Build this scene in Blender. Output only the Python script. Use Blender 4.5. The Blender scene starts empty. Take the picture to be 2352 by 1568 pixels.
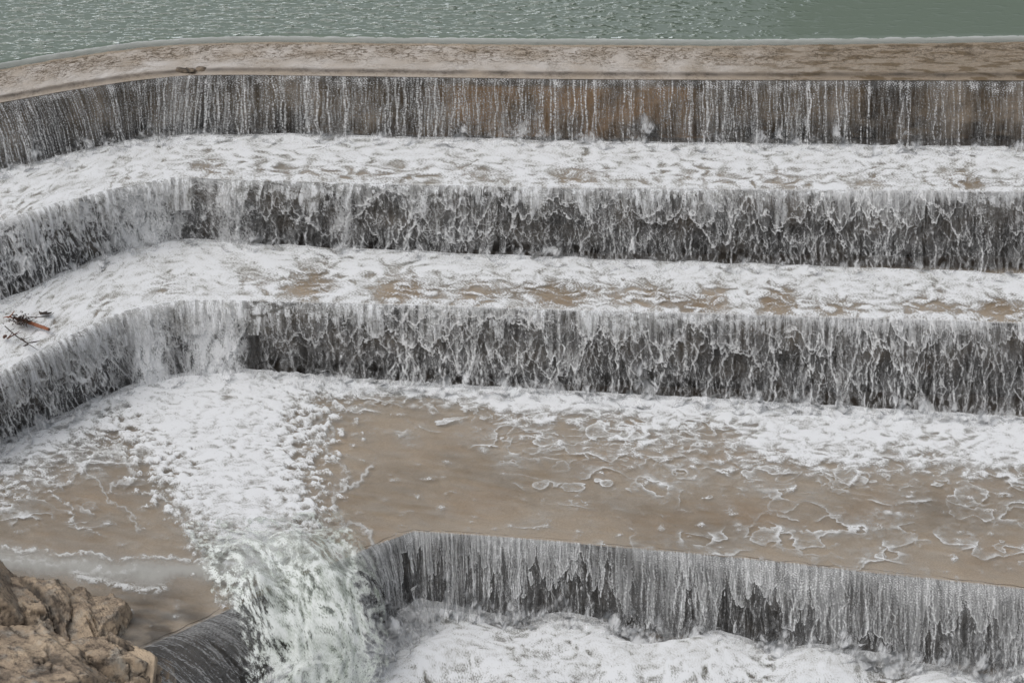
import bpy, math, random
import numpy as np
random.seed(7)
C = bpy.context.scene.collection
f32 = np.float32

# ------------------------------------------------------------------ camera
F = 8368.0                      # focal length in units of a 2352 px wide picture
PITCH = math.radians(25)
DIST = 93.0
fwd = np.array([0, math.cos(PITCH), -math.sin(PITCH)])
upv = np.array([0, math.sin(PITCH), math.cos(PITCH)])
rgt = np.array([1.0, 0, 0])
CAM = np.array([0, 0, -5.0]) - fwd * DIST

def P(px, py, z):
    """world point of height z seen at layout position px, py"""
    d = fwd + rgt * ((px - 1176) / F) + upv * ((784 - py) / F)
    return CAM + d * ((z - CAM[2]) / d[2])

def project(X):
    v = X - CAM
    dz = v @ fwd
    return 1176 + F * (v @ rgt) / dz, 784 - F * (v @ upv) / dz

# ------------------------------------------------------------------ noise
def grf(seed, beta=1.6, n=2048, kmin=2, ax=1.0, ay=1.0):
    kmin = kmin * 4                     # a large tile, so that nothing repeats within the picture
    r = np.random.default_rng(seed)
    w = np.fft.fft2(r.standard_normal((n, n)))
    ky = np.fft.fftfreq(n)[:, None] * n * ay
    kx = np.fft.fftfreq(n)[None, :] * n * ax
    k = np.sqrt(kx * kx + ky * ky)
    amp = np.where(k < kmin, 0, 1.0 / np.maximum(k, kmin) ** beta)
    t = np.fft.ifft2(w * amp).real
    return (t / t.std()).astype(f32)

T_ROUGH = grf(1, 2.0, kmin=4)
T_MID = grf(2, 2.5, kmin=4)
T_SOFT = grf(3, 3.6, kmin=3)
T_FINE = grf(4, 1.5, kmin=24)
T_ROUGH2 = grf(5, 2.0, kmin=4)
T_SOFT2 = grf(6, 3.6, kmin=3)
T_MID2 = grf(8, 2.5, kmin=4)

def samp(T, x, y, period=8.0, oy=0.0):
    """bilinear lookup of a periodic noise tile; its coarsest lumps are about period/4"""
    n = T.shape[0]; period = period * 8.8
    gx = (np.asarray(x, f32) / period * n); gy = ((np.asarray(y, f32) + oy) / period * n)
    ix = np.floor(gx).astype(np.int32); iy = np.floor(gy).astype(np.int32)
    fx = gx - ix; fy = gy - iy
    ix0 = ix % n; ix1 = (ix + 1) % n; iy0 = iy % n; iy1 = (iy + 1) % n
    return (T[iy0, ix0] * (1 - fx) + T[iy0, ix1] * fx) * (1 - fy) + (T[iy1, ix0] * (1 - fx) + T[iy1, ix1] * fx) * fy

_rw = np.random.default_rng(11)
WJX = _rw.random((256, 256)).astype(f32); WJY = _rw.random((256, 256)).astype(f32); WID = _rw.random((256, 256)).astype(f32)
def worley(x, y):
    ix = np.floor(x).astype(np.int32); iy = np.floor(y).astype(np.int32)
    f1 = np.full(np.shape(x), 9, f32); f2 = f1.copy(); idv = np.zeros(np.shape(x), f32)
    for dy in (-1, 0, 1):
        for dx in (-1, 0, 1):
            cx = ix + dx; cy = iy + dy
            a = cx % 256; b = cy % 256
            d = np.hypot(cx + WJX[b, a] - x, cy + WJY[b, a] - y)
            near = d < f1
            f2 = np.where(near, f1, np.minimum(f2, d))
            idv = np.where(near, WID[b, a], idv)
            f1 = np.where(near, d, f1)
    return f1, f2, idv

def sst(a, b, x):
    t = np.clip((x - a) / (b - a), 0, 1)
    return t * t * (3 - 2 * t)
def over(*al):
    r = 1.0
    for a in al: r = r * (1 - np.clip(a, 0, 1))
    return 1 - r
def blur_u(a, sig):
    if sig <= 0: return a
    k = int(math.ceil(sig * 3)); w = np.exp(-0.5 * (np.arange(-k, k + 1) / sig) ** 2); w /= w.sum()
    p = np.pad(a, ((0, 0), (k, k)), mode='edge'); out = np.zeros_like(a)
    for i, wi in enumerate(w): out += wi * p[:, i:i + a.shape[1]]
    return out
def stroke(px, py, pts, wid, wob=10, per=300):
    """soft ridge along a polyline, wobbling"""
    wx = px + wob * (.6 * samp(T_SOFT, px, py, per / 2) + .22 * samp(T_ROUGH, px, py, per / 6)); wy = py + wob * (.4 * samp(T_SOFT2, px, py, per / 2, 77) + .2 * samp(T_ROUGH2, px, py, per / 6, 77))
    best = np.full(px.shape, 1e9, f32)
    for (x0, y0), (x1, y1) in zip(pts[:-1], pts[1:]):
        dx, dy = x1 - x0, y1 - y0
        t = np.clip(((wx - x0) * dx + (wy - y0) * dy) / (dx * dx + dy * dy), 0, 1)
        best = np.minimum(best, np.hypot(wx - x0 - t * dx, (wy - y0 - t * dy) * 1.6))
    return np.exp(-(best / wid) ** 2)

def foam_tex(x, y, cov, seed, sx=1.0, sy=1.0):
    """graded foam: wisps and lace where thin, nearly solid where cov -> 1"""
    wx = x + .05 * samp(T_SOFT, x, y, 1.7, seed) + .035 * samp(T_MID, x, y, 1.3, seed); wy = y + .05 * samp(T_SOFT2, x, y, 1.7, seed) + .035 * samp(T_MID2, x, y, 1.3, seed)
    n1 = samp(T_MID, wx * sx, wy * sy, 1.9, seed + 1); n2 = samp(T_MID2, wx * sx, wy * sy, .95, seed + 2); n3 = samp(T_ROUGH, wx * sx, wy * sy, .62, seed + 3)
    lines = over(.85 * np.exp(-np.abs(n1) / .22), .7 * np.exp(-np.abs(n2) / .28), .5 * np.exp(-np.abs(n3) / .35))
    bil = samp(T_MID, wx * sx, wy * sy, 2.6, seed + 4); fi = samp(T_ROUGH, wx * sx, wy * sy, .9, seed + 5); ff = samp(T_FINE, x * sx, y * sy, .9, seed + 6)
    a = sst(-.22, 1.12, cov * 1.66 - .66 + .32 * lines + .34 * fi + .32 * ff + .20 * bil)
    a = over(a, (.62 + .10 * fi) * sst(.25, .9, cov))
    w = np.clip(.27 + .06 * samp(T_SOFT, x, y, 2.2, seed + 9) + .50 * a + .14 * lines + .16 * fi + .17 * ff + .08 * bil, 0, 1)
    h = .014 * bil + .002 * fi
    return a, w, h, lines, fi, ff, bil

# ------------------------------------------------------------------ object helpers
def put(o, name, parent=None, label=None, cat=None, group=None, kind=None):
    o.name = name
    C.objects.link(o)
    if parent: o.parent = parent
    if label: o['label'] = label
    if cat: o['category'] = cat
    if group: o['group'] = group
    if kind: o['kind'] = kind
    return o
def empty(name, loc, label, cat, group=None):
    o = bpy.data.objects.new(name, None); o.location = loc
    return put(o, name, None, label, cat, group)
def raw_mesh(name, verts, faces, mat, attrs=None, smooth=True):
    me = bpy.data.meshes.new(name)
    verts = np.ascontiguousarray(verts, f32).reshape(-1, 3); faces = np.ascontiguousarray(faces, np.int32)
    k = faces.shape[1]
    me.vertices.add(len(verts)); me.vertices.foreach_set('co', verts.ravel())
    me.loops.add(faces.size); me.loops.foreach_set('vertex_index', faces.ravel())
    me.polygons.add(len(faces))
    me.polygons.foreach_set('loop_start', np.arange(0, faces.size, k, dtype=np.int32))
    me.polygons.foreach_set('loop_total', np.full(len(faces), k, np.int32))
    if smooth: me.polygons.foreach_set('use_smooth', np.ones(len(faces), bool))
    for nm, a in (attrs or {}).items():
        at = me.attributes.new(nm, 'FLOAT', 'POINT'); at.data.foreach_set('value', np.ascontiguousarray(a, f32).ravel())
    me.update(calc_edges=True)
    me.materials.append(mat)
    return me
def grid(name, X, mat, attrs=None, parent=None, cull=None, loc=(0, 0, 0), **kw):
    """X: (rows, cols, 3); quads whose 'cull' attribute is nil are left open"""
    nv, nu = X.shape[:2]
    idx = np.arange(nv * nu, dtype=np.int32).reshape(nv, nu)
    q = np.stack([idx[:-1, :-1], idx[1:, :-1], idx[1:, 1:], idx[:-1, 1:]], -1).reshape(-1, 4)
    at = dict(attrs or {}); V = (X - np.array(loc)).reshape(-1, 3)
    at = {k: np.asarray(v, f32).ravel() for k, v in at.items()}
    if cull is not None:
        keep = at[cull][q].max(1) > 0.012
        q = q[keep]
        used = np.zeros(nv * nu, bool); used[q.ravel()] = True
        remap = np.cumsum(used) - 1
        q = remap[q]; V = V[used]; at = {k: v[used] for k, v in at.items()}
    me = raw_mesh(name, V, q, mat, at)
    o = bpy.data.objects.new(name, me)
    return put(o, name, parent, **kw)

# ------------------------------------------------------------------ materials
def mat(name):
    m = bpy.data.materials.new(name); m.use_nodes = True
    nt = m.node_tree; nt.nodes.clear()
    return m, nt, nt.nodes, nt.links
def N(ns, t, **kw):
    n = ns.new(t)
    for k, v in kw.items(): setattr(n, k, v)
    return n
def attr(ns, nm):
    return N(ns, 'ShaderNodeAttribute', attribute_name=nm).outputs['Fac']
def mixc(ns, ln, fac, a, b):
    n = N(ns, 'ShaderNodeMix', data_type='RGBA')
    if isinstance(fac, float): n.inputs[0].default_value = fac
    else: ln.new(fac, n.inputs[0])
    for s, v in ((6, a), (7, b)):
        if isinstance(v, tuple): n.inputs[s].default_value = (*v, 1)
        else: ln.new(v, n.inputs[s])
    return n.outputs[2]
def math_(ns, ln, op, a, b=None, clamp=False):
    n = N(ns, 'ShaderNodeMath', operation=op, use_clamp=clamp)
    for s, v in ((0, a), (1, b)):
        if v is None: continue
        if isinstance(v, (int, float)): n.inputs[s].default_value = v
        else: ln.new(v, n.inputs[s])
    return n.outputs[0]
def noise(ns, ln, scale, detail=4, rough=.55, stretch=None, kind='Object'):
    tc = N(ns, 'ShaderNodeTexCoord').outputs[kind]
    if stretch:
        mp = N(ns, 'ShaderNodeMapping'); mp.inputs['Scale'].default_value = stretch
        ln.new(tc, mp.inputs[0]); tc = mp.outputs[0]
    n = N(ns, 'ShaderNodeTexNoise'); n.inputs['Scale'].default_value = scale
    n.inputs['Detail'].default_value = detail; n.inputs['Roughness'].default_value = rough
    ln.new(tc, n.inputs['Vector'])
    return n.outputs['Fac']
def ramp(ns, ln, x, stops):
    r = N(ns, 'ShaderNodeValToRGB')
    el = r.color_ramp.elements
    while len(el) < len(stops): el.new(.5)
    for e, (p, c) in zip(el, stops):
        e.position = p; e.color = (*c, 1) if isinstance(c, tuple) else (c, c, c, 1)
    ln.new(x, r.inputs[0])
    return r.outputs[0]

def foam_mat(name, thin, white, rough=.45, transl=.25, spec=.3, soft=0., up=(0, -.25, 1)):
    m, nt, ns, ln = mat(name)
    w = attr(ns, 'white'); a = attr(ns, 'alpha')
    col = mixc(ns, ln, w, thin, white)
    p = N(ns, 'ShaderNodeBsdfPrincipled'); p.inputs['Roughness'].default_value = rough
    p.inputs['Specular IOR Level'].default_value = spec
    ln.new(col, p.inputs['Base Color'])
    if soft > 0:
        ge = N(ns, 'ShaderNodeNewGeometry'); mv = N(ns, 'ShaderNodeMix', data_type='VECTOR'); mv.inputs[0].default_value = soft
        ln.new(ge.outputs['Normal'], mv.inputs[4]); mv.inputs[5].default_value = up
        nv_ = N(ns, 'ShaderNodeVectorMath', operation='NORMALIZE'); ln.new(mv.outputs[1], nv_.inputs[0]); ln.new(nv_.outputs[0], p.inputs['Normal'])
    tl = N(ns, 'ShaderNodeBsdfTranslucent'); ln.new(col, tl.inputs[0])
    mx = N(ns, 'ShaderNodeMixShader'); mx.inputs[0].default_value = transl
    ln.new(p.outputs[0], mx.inputs[1]); ln.new(tl.outputs[0], mx.inputs[2])
    tr = N(ns, 'ShaderNodeBsdfTransparent')
    m2 = N(ns, 'ShaderNodeMixShader'); ln.new(a, m2.inputs[0]); ln.new(tr.outputs[0], m2.inputs[1]); ln.new(mx.outputs[0], m2.inputs[2])
    o = N(ns, 'ShaderNodeOutputMaterial'); ln.new(m2.outputs[0], o.inputs[0])
    return m
M_FOAM = foam_mat('white foam', (.46, .46, .43), (.88, .90, .92), .5, .1, .12, soft=.86)
M_CURT = foam_mat('falling water', (.27, .275, .27), (.96, .97, .98), .35, .22, .3, soft=.45, up=(0, -1, .55))
M_GUSH = foam_mat('gushing water', (.40, .455, .385), (.88, .92, .90), .6, .15, .12, soft=.5, up=(0, -.7, .8))
M_MIST = foam_mat('spray', (.72, .74, .76), (.90, .92, .94), .9, .1, .0, soft=.85)

def stone_mat(name, wet=.25):
    m, nt, ns, ln = mat(name)
    t = attr(ns, 'tint'); d = attr(ns, 'dark'); g = attr(ns, 'rust')
    n1 = noise(ns, ln, 1.1, 6, .6); n2 = ramp(ns, ln, noise(ns, ln, 24, 5, .8), [(.38, 0.), (.66, 1.)])
    base = mixc(ns, ln, n1, (.37, .30, .225), (.46, .385, .30))
    base = mixc(ns, ln, math_(ns, ln, 'MULTIPLY', n2, .5), base, (.20, .15, .10))
    base = mixc(ns, ln, attr(ns, 'pale'), base, (.58, .54, .50))
    base = mixc(ns, ln, t, base, (.17, .125, .075))
    base = mixc(ns, ln, g, base, (.34, .215, .115))
    base = mixc(ns, ln, d, base, (.022, .019, .017))
    p = N(ns, 'ShaderNodeBsdfPrincipled'); ln.new(base, p.inputs['Base Color'])
    p.inputs['Roughness'].default_value = wet; p.inputs['Specular IOR Level'].default_value = .28
    b = N(ns, 'ShaderNodeBump'); b.inputs['Strength'].default_value = .5; b.inputs['Distance'].default_value = .03
    ln.new(noise(ns, ln, 14, 5, .75), b.inputs['Height']); ln.new(b.outputs[0], p.inputs['Normal'])
    o = N(ns, 'ShaderNodeOutputMaterial'); ln.new(p.outputs[0], o.inputs[0])
    return m
M_STONE = stone_mat('wet sandstone', .28)
M_WALL = stone_mat('wet wall', .6)

# ------------------------------------------------------------------ rails of the weir (left to right columns)
RX = {
 'pond': (0.16, [(-520,262),(-250,205),(0,160),(170,131),(330,109),(480,100),(620,97),(1000,102),(1300,104),(1700,106),(2352,97),(2620,93)]),
 'lip1': (0.0, [(-520,340),(-250,280),(0,232),(150,205),(300,182),(430,169),(560,168),(1000,174),(1300,178),(1700,180),(2352,181),(2620,181)]),
 'base1': (-1.75, [(-440,515),(-180,447),(55,388),(205,350),(320,327),(410,319),(566,317),(1000,325),(1300,333),(1700,338),(2352,347),(2620,351)]),
 'lip2': (-1.82, [(-520,690),(-250,592),(0,506),(130,462),(270,428),(400,402),(560,410),(1000,422),(1300,428),(1700,432),(2352,438),(2620,441)]),
 'base2': (-3.75, [(-430,868),(-180,770),(65,680),(200,612),(310,574),(430,558),(580,570),(1000,590),(1300,603),(1700,615),(2352,640),(2620,652)]),
 'lip3': (-3.85, [(-520,1080),(-250,958),(0,848),(140,775),(270,712),(420,684),(560,686),(1000,698),(1300,708),(1700,718),(2352,738),(2620,747)]),
 'base3': (-6.0, [(-400,1190),(-150,1090),(60,1002),(220,932),(340,892),(450,870),(572,866),(1000,890),(1300,908),(1700,928),(2352,968),(2620,987)]),
 'lip4': (-6.25, [(-150,1710),(100,1590),(310,1492),(540,1388),(720,1308),(858,1249),(948,1216),(1100,1225),(1300,1241),(1700,1277),(2352,1348),(2620,1377)]),
 'base4': (-8.35, [(50,1880),(300,1750),(520,1635),(720,1528),(840,1466),(905,1425),(960,1407),(1100,1410),(1300,1428),(1700,1478),(2352,1560),(2620,1594)]),
}
NC = 4000
ctrl = {k: np.array([P(x, y, z) for x, y in pts]) for k, (z, pts) in RX.items()}
seg = np.mean([np.linalg.norm(np.diff(c, axis=0), axis=1) for c in ctrl.values()], axis=0)
knots = np.concatenate([[0], np.cumsum(seg)]); ULEN = knots[-1]
def rail(name, n):
    """smoothly resampled rail: n points"""
    uu = np.linspace(0, ULEN, NC)
    pts = np.stack([np.interp(uu, knots, ctrl[name][:, i]) for i in range(3)], 1)
    k = 45 if name == 'lip4' else 90
    w = np.hanning(2 * k + 1); w /= w.sum()
    pad = np.concatenate([pts[0] + (np.arange(-k, 0)[:, None]) * (pts[1] - pts[0]), pts, pts[-1] + np.arange(1, k + 1)[:, None] * (pts[-1] - pts[-2])])
    sm = np.stack([np.convolve(pad[:, i], w, 'valid') for i in range(3)], 1)
    return np.stack([np.interp(np.linspace(0, ULEN, n), uu, sm[:, i]) for i in range(3)], 1)
def normals(R):
    """outward (downstream) horizontal normal along a rail"""
    t = np.gradient(R, axis=0); t[:, 2] = 0
    n = np.stack([t[:, 1], -t[:, 0], np.zeros(len(t))], 1)
    n /= np.linalg.norm(n, axis=1)[:, None]
    k = 60; w = np.hanning(2 * k + 1); w /= w.sum()
    n = np.stack([np.convolve(np.pad(n[:, i], k, mode='edge'), w, 'valid') for i in range(3)], 1)
    return n / np.linalg.norm(n, axis=1)[:, None]
def xu(px_of, n):           # picture-like x of every column of a rail (used only to vary the flow along the weir)
    return px_of

# ------------------------------------------------------------------ stepped weir (stone)
weir = empty('stepped_weir', P(1176, 784, -6.0), 'long stepped weir of wet beige stone with four drops across the river', 'weir')
WL = np.array(weir.location)
def zeros(X): return np.zeros(X.shape[:2], f32)
def ruled(A, B, nv):
    t = np.linspace(0, 1, nv)[:, None, None]
    return A[None] * (1 - t) + B[None] * t
# sill
n = 2400; A = rail('pond', n); B = rail('lip1', n)
X = ruled(A, B, 90); tt = np.linspace(0, 1, 90)[:, None] * np.ones((1, n))
X[..., 2] = .16 - .12 * tt - .10 * sst(.80, 1, tt) ** 2 - .02 * np.sin(tt * 3.1)
px, py = project(X)
um = np.linspace(0, ULEN, n)[None] * np.ones((90, 1)); sm_ = tt * np.linalg.norm(B - A, axis=1)[None]
wx = um + .18 * samp(T_MID, um, sm_, 3); wy = sm_ + .14 * samp(T_MID2, um, sm_, 3)
dirw = sst(1500, 2000, px)
c1, c2, _ = worley(wx / .42 + wy * .6, wy / .20); e1 = c2 - c1
d1, d2, _ = worley(wx / .21 - wy * 1.2, wy / .10 + 31); e2 = d2 - d1
vis = sst(-2.1, .1, samp(T_ROUGH, um, sm_, 3) + 1.4 * (.5 - tt))
q1 = samp(T_ROUGH2, (um + .9 * sm_) * .5, sm_ * 1.2, .95); q2 = samp(T_ROUGH, (um - 1.1 * sm_) * .6, sm_ * 1.1, .65)
crack_or_ripple = over(.9 * np.exp(-(q1 / .17) ** 2), .7 * np.exp(-(q2 / .17) ** 2), .5 * np.exp(-(e1 / .08) ** 2)) * vis * sst(.02, .07, tt) * (1 - .7 * sst(.35, .8, tt))  # on the sill: dark ripple lines of the reflecting film, painted into the stone
strk = sst(.2, 1.3, samp(T_ROUGH, um - sm_ * .9, sm_ * 3, 3.0)) * dirw
patch = sst(.9, 1.6, samp(T_ROUGH2, um, sm_ * 2.5, 4)) * (1 - sst(.25, .5, tt)) * .35
tint = np.clip(crack_or_ripple * (1 - .5 * dirw) + strk * .8 + dirw * .35 + patch, 0, 1)
band = np.exp(-((tt - .90) / .045) ** 2) * (.75 + .1 * samp(T_MID, um, sm_ * 0, 2))
dark = np.clip(crack_or_ripple * .62 + band * .75, 0, .8)
X[..., 2] += .012 * (1 - crack_or_ripple) + .006 * samp(T_ROUGH, um, sm_, 2) * (1 - sst(.85, 1, tt))
pale = np.clip((.72 - .72 * crack_or_ripple) * sst(.03, .1, tt) * (1 - .75 * dirw) * (.8 + .2 * samp(T_MID, um, sm_, 3)) * (1 - .5 * sst(.8, .95, tt)), 0, 1)  # pale sky reflection of the water film, painted into the stone colour
grid('sill', X, M_STONE, {'tint': tint, 'dark': dark, 'rust': zeros(X), 'pale': pale}, weir, loc=WL)

def riser(lip, base, zt, zb, fn, back=.12, nn=900, nr=40, name='riser'):
    L = rail(lip, nn); nrm = normals(L)
    t = np.linspace(0, 1, nr)[:, None] * np.ones((1, nn))
    X = L[None] - nrm[None] * (back + .22 * np.sin(t * math.pi * .55))[..., None]
    X[..., 2] = zt + (zb - zt) * t
    um = np.linspace(0, ULEN, nn)[None] * np.ones((nr, 1)); s = t * (zt - zb)
    X += nrm[None] * (.03 * samp(T_ROUGH, um, s, 3))[..., None]
    px, py = project(X)
    at = fn(um, s, t, px, py)
    grid(name, X, M_WALL, at, weir, loc=WL)
def wall1(um, s, t, px, py):
    g = sst(880, 1120, px) * (1 - sst(1560, 1640, px)) + .12 * sst(1650, 1750, px) + .10 * sst(400, 900, px)
    g = np.clip(g * sst(.12, .2, t) * (.75 + .25 * samp(T_MID, um, s, 4)), 0, 1)
    stain = samp(T_MID, um, s * .5, 5)
    dk = .50 + .42 * sst(.45, .95, t) - .50 * g + .12 * stain + .1 * samp(T_ROUGH, um * 2, s * .4, 3)  # darker downwards: shade behind the streams put into the wall colour
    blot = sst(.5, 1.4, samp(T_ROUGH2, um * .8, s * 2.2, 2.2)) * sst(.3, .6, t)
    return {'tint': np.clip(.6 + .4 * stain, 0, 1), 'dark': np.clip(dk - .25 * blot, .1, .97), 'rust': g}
def wall2(um, s, t, px, py):
    dk = .86 + .14 * sst(.3, .9, t) + .08 * samp(T_ROUGH, um, s, 3)  # wall colour darkened for the shade behind the falling water
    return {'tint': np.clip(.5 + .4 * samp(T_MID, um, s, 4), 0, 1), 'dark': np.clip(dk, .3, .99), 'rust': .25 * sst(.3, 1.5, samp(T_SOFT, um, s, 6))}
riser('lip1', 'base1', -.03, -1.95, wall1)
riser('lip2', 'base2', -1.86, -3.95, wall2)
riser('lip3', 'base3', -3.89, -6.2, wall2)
riser('lip4', 'base4', -6.29, -8.6, lambda um, s, t, px, py: {**wall2(um, s, t, px, py), 'dark': np.clip(.93 - .16 * sst(900, 760, px) + .06 * t + .03 * samp(T_ROUGH, um, s, 2), 0, .99)})  # near-black here too: shade behind the water put into the colour

def tread(lip_up, lip, z0, z1, name, fn=None, nn=1000, nr=60, mat_=M_STONE, bk=.42):
    A = rail(lip_up, nn); A = A - normals(A) * bk; B = rail(lip, nn)
    X = ruled(A, B, nr); t = np.linspace(0, 1, nr)[:, None] * np.ones((1, nn))
    X[..., 2] = z0 + (z1 - z0) * t - .02 * sst(.96, 1, t) ** 2
    x, y = X[..., 0], X[..., 1]
    px, py = project(X)
    X[..., 2] += .012 * samp(T_ROUGH, x, y, 5) * (1 - sst(.9, 1, t))
    at = {'tint': np.clip(.15 + .25 * samp(T_MID, x, y, 6), 0, 1), 'dark': .0 * px, 'rust': np.clip(.1 * samp(T_SOFT, x, y, 5), 0, 1)}
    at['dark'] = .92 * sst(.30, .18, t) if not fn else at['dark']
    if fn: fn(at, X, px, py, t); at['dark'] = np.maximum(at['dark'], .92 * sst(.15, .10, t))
    grid(name, X, mat_, at, weir, loc=WL)
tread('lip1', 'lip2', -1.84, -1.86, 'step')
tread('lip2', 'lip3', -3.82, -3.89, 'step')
def apron_fn(at, X, px, py, t):
    x, y = X[..., 0], X[..., 1]
    pur = np.exp(-(((px - 190) / 110) ** 2 + ((py - 1040) / 45) ** 2)) * .6 + np.exp(-(((px - 350) / 130) ** 2 + ((py - 1440) / 55) ** 2))
    pur = np.clip(pur * (1 + .5 * samp(T_ROUGH, x, y, 2.5)), 0, 1)
    at['dark'] = np.clip(pur * .62 + .02 + .05 * samp(T_MID, x, y, 5) + .08 * sst(600, 300, px), 0, .8)
    at['tint'] = np.clip(.12 + .18 * samp(T_SOFT, x, y, 9) + .06 * samp(T_ROUGH, x, y, 2) + .2 * pur, 0, 1)
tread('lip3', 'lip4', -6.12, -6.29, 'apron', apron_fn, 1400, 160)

# ------------------------------------------------------------------ flowing water
def curtain_grid(lip, base, zl, zb, n, nv, arc=.5):
    """falling sheet between a lip and the line where it lands: parabola"""
    L = rail(lip, n); B = rail(base, n)
    t = np.linspace(0, 1, nv)[:, None] * np.ones((1, n))           # vertical fraction
    out = np.sqrt(np.clip(t, 0, None)) * .75 + t * .25             # outward part of a free fall
    X = L[None] * (1 - out[..., None]) + B[None] * out[..., None]
    X[..., 2] = zl + (zb - zl) * t
    um = np.linspace(0, ULEN, n)[None] * np.ones((nv, 1))
    s = t * (zl - zb)
    return X, um, s, t, normals(L)

def streams(n, nv, count, seed, amp, wob, s, blur, life=.0, beads=.6, bper=.5):
    """wandering thin streams drawn into the sheet's own grid"""
    r = np.random.default_rng(seed)
    acc = np.zeros((nv, n), f32)
    u0 = r.random(count) * n
    st = np.where(r.random(count) < life, r.random(count) * .6, -1); en = np.where(r.random(count) < life, st + .25 + r.random(count) * .5, 2)
    am = amp * (.25 + .75 * r.random(count) ** 1.8)
    du = n / ULEN
    vv = np.arange(nv) / nv
    sv = s[:, 0]
    for j in range(nv):
        tau = math.sqrt(sv[j] + .02)
        ph = np.arange(count) * 7.31
        uu = u0 + du * wob * (samp(T_MID, ph, ph * 0 + tau * 2.5, 4) * tau * .7 + .30 * samp(T_ROUGH, ph, ph * 0 + tau * 4, 4, 3) * sst(.2, 1.0, tau))
        bd = np.clip(1 - beads + beads * (1 + .9 * samp(T_FINE, ph, ph * 0 + tau / bper, 4)), 0, 2.2)
        a = am * bd * sst(st - .05, st + .05, vv[j]) * (1 - sst(en - .08, en, vv[j]))
        iu = np.floor(uu).astype(int); fr = uu - iu
        np.add.at(acc[j], np.clip(iu, 0, n - 1), a * (1 - fr)); np.add.at(acc[j], np.clip(iu + 1, 0, n - 1), a * fr)
    return blur_u(acc, blur) * (blur * 2.2 + .7)

def saw_lace(um, tau, k, A, Lu, seed, ridged=True, soft=.06, p=1.6, fine=.06):
    g = samp(T_SOFT, um, tau * .35, Lu * 1.9, seed * 1.7)
    g2 = samp(T_MID, um, tau * .8, Lu * .9, seed * 2.3)
    g3 = samp(T_ROUGH, um, tau * 1.5, Lu * .6, seed)
    ph = k * tau - A * (np.abs(g) * 1.3 if ridged else g) - A * .22 * g2 - fine * g3 + seed * .37
    f = ph - np.floor(ph)
    rid = samp(T_MID2, np.floor(ph) * 3.1 + um * .15, um * .35 + seed, 8)      # strength of each front
    rim = sst(1 - soft * 2.2, 1 - soft, f) * (1 - sst(1 - soft * .35, 1, f))
    body = f ** p * (1 - sst(1 - soft * .35, 1, f))
    return rim, body, sst(-1.2, .9, rid)

def finish_curtain(name, lab, group, X, nrm, alpha, white, thick, mat_, gam=1.35):
    L = X[0, X.shape[1] // 2]
    root = empty(name, L, lab, 'waterfall', group)
    X = X + nrm[None] * (.35 * thick)[..., None]
    alpha = np.clip(alpha, 0, 1) ** gam
    grid('water_curtain', X, mat_, {'alpha': np.clip(alpha, 0, 1), 'white': np.clip(white, 0, 1)}, root, cull='alpha', loc=L)
    return root

GRP = 'waterfall tiers of the stepped weir'
def spray_part(root, base, zb, height, seed, n=1400, nr=36, dens=1.0, layers=3, dmask=None, off_=0.):
    """soft spray standing on the landing line: billowing sheets one behind the other"""
    B0 = rail(base, n); nrm = normals(B0)
    allV, allF, al, wh = [], [], [], []; off = 0
    for l in range(layers):
        t = np.linspace(0, 1, nr)[:, None] * np.ones((1, n)); um = np.linspace(0, ULEN, n)[None] * np.ones((nr, 1))
        hh = 2.0 * height * (1.0 + .45 * samp(T_MID, um, um * 0, 3.2, seed + l * 3) + .25 * samp(T_ROUGH, um, um * 0, 1.6, seed + l)) * (1 - .15 * l)
        X = B0[None] + nrm[None] * (off_ + (l - .6) * .22 + .14 * t + .10 * samp(T_MID2, um, t * hh, 1.5, seed + l))[..., None]
        X[..., 2] = zb - .12 + (hh + .1) * t
        nz = samp(T_ROUGH, um + l * 5, t * hh, 1.3, seed) ; nz2 = samp(T_FINE, um + l, t * hh, 1.6, seed + l)
        a = sst(-.5, 1.5, 1.05 - 2.2 * t + .85 * nz + .40 * nz2) * (1 - sst(.45, 1, t)) * .70 * dens
        px, py = project(X)
        if dmask is not None: a = a * dmask(px, py)
        idx = np.arange(nr * n, dtype=np.int32).reshape(nr, n) + off
        allF.append(np.stack([idx[:-1, :-1], idx[1:, :-1], idx[1:, 1:], idx[:-1, 1:]], -1).reshape(-1, 4))
        allV.append(X.reshape(-1, 3)); al.append(a.ravel()); wh.append(np.clip(.7 + .2 * nz, 0, 1).ravel()); off += nr * n
    L = np.array(root.location)
    me = raw_mesh('spray', np.concatenate(allV) - L, np.concatenate(allF), M_MIST, {'alpha': np.concatenate(al), 'white': np.concatenate(wh)})
    put(bpy.data.objects.new('spray', me), 'spray', root)

# --- first fall: thin beaded streams
n, nv = 2600, 190
X, um, s, t, nrm = curtain_grid('lip1', 'base1', -.02, -1.80, n, nv)
px, py = project(X); tau = np.sqrt(s + .03)
dens = .75 + .35 * samp(T_SOFT, um, s * .1, 14) + .35 * sst(900, 300, px)
a_big = streams(n, nv, 150, 21, .62, .035, s, .8, beads=.6, bper=.2)
a_mid = streams(n, nv, 620, 22, .45, .035, s, .55, life=.25, beads=.9, bper=.14)
a_fin = streams(n, nv, 4200, 23, .30, .03, s, .45, life=.85, beads=1.0, bper=.10)
glit = sst(.4, 1.7, samp(T_FINE, um * 1.5, tau * 2.2, 1.3) + .5 * samp(T_ROUGH, um, tau, 1.2))
top = 1 - sst(.1, .55, s + .12 * samp(T_MID, um, s * 0, 1.0))
drop = sst(1.0, 2.0, samp(T_FINE, um * 1.6, tau * 1.6, 1.5, 4)) * .55 * (1 - .6 * sst(.6, 1.5, s))
film = .04 + .26 * (1 - sst(.0, .30, s)) + .10 * sst(1.3, 1.8, s)
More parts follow.
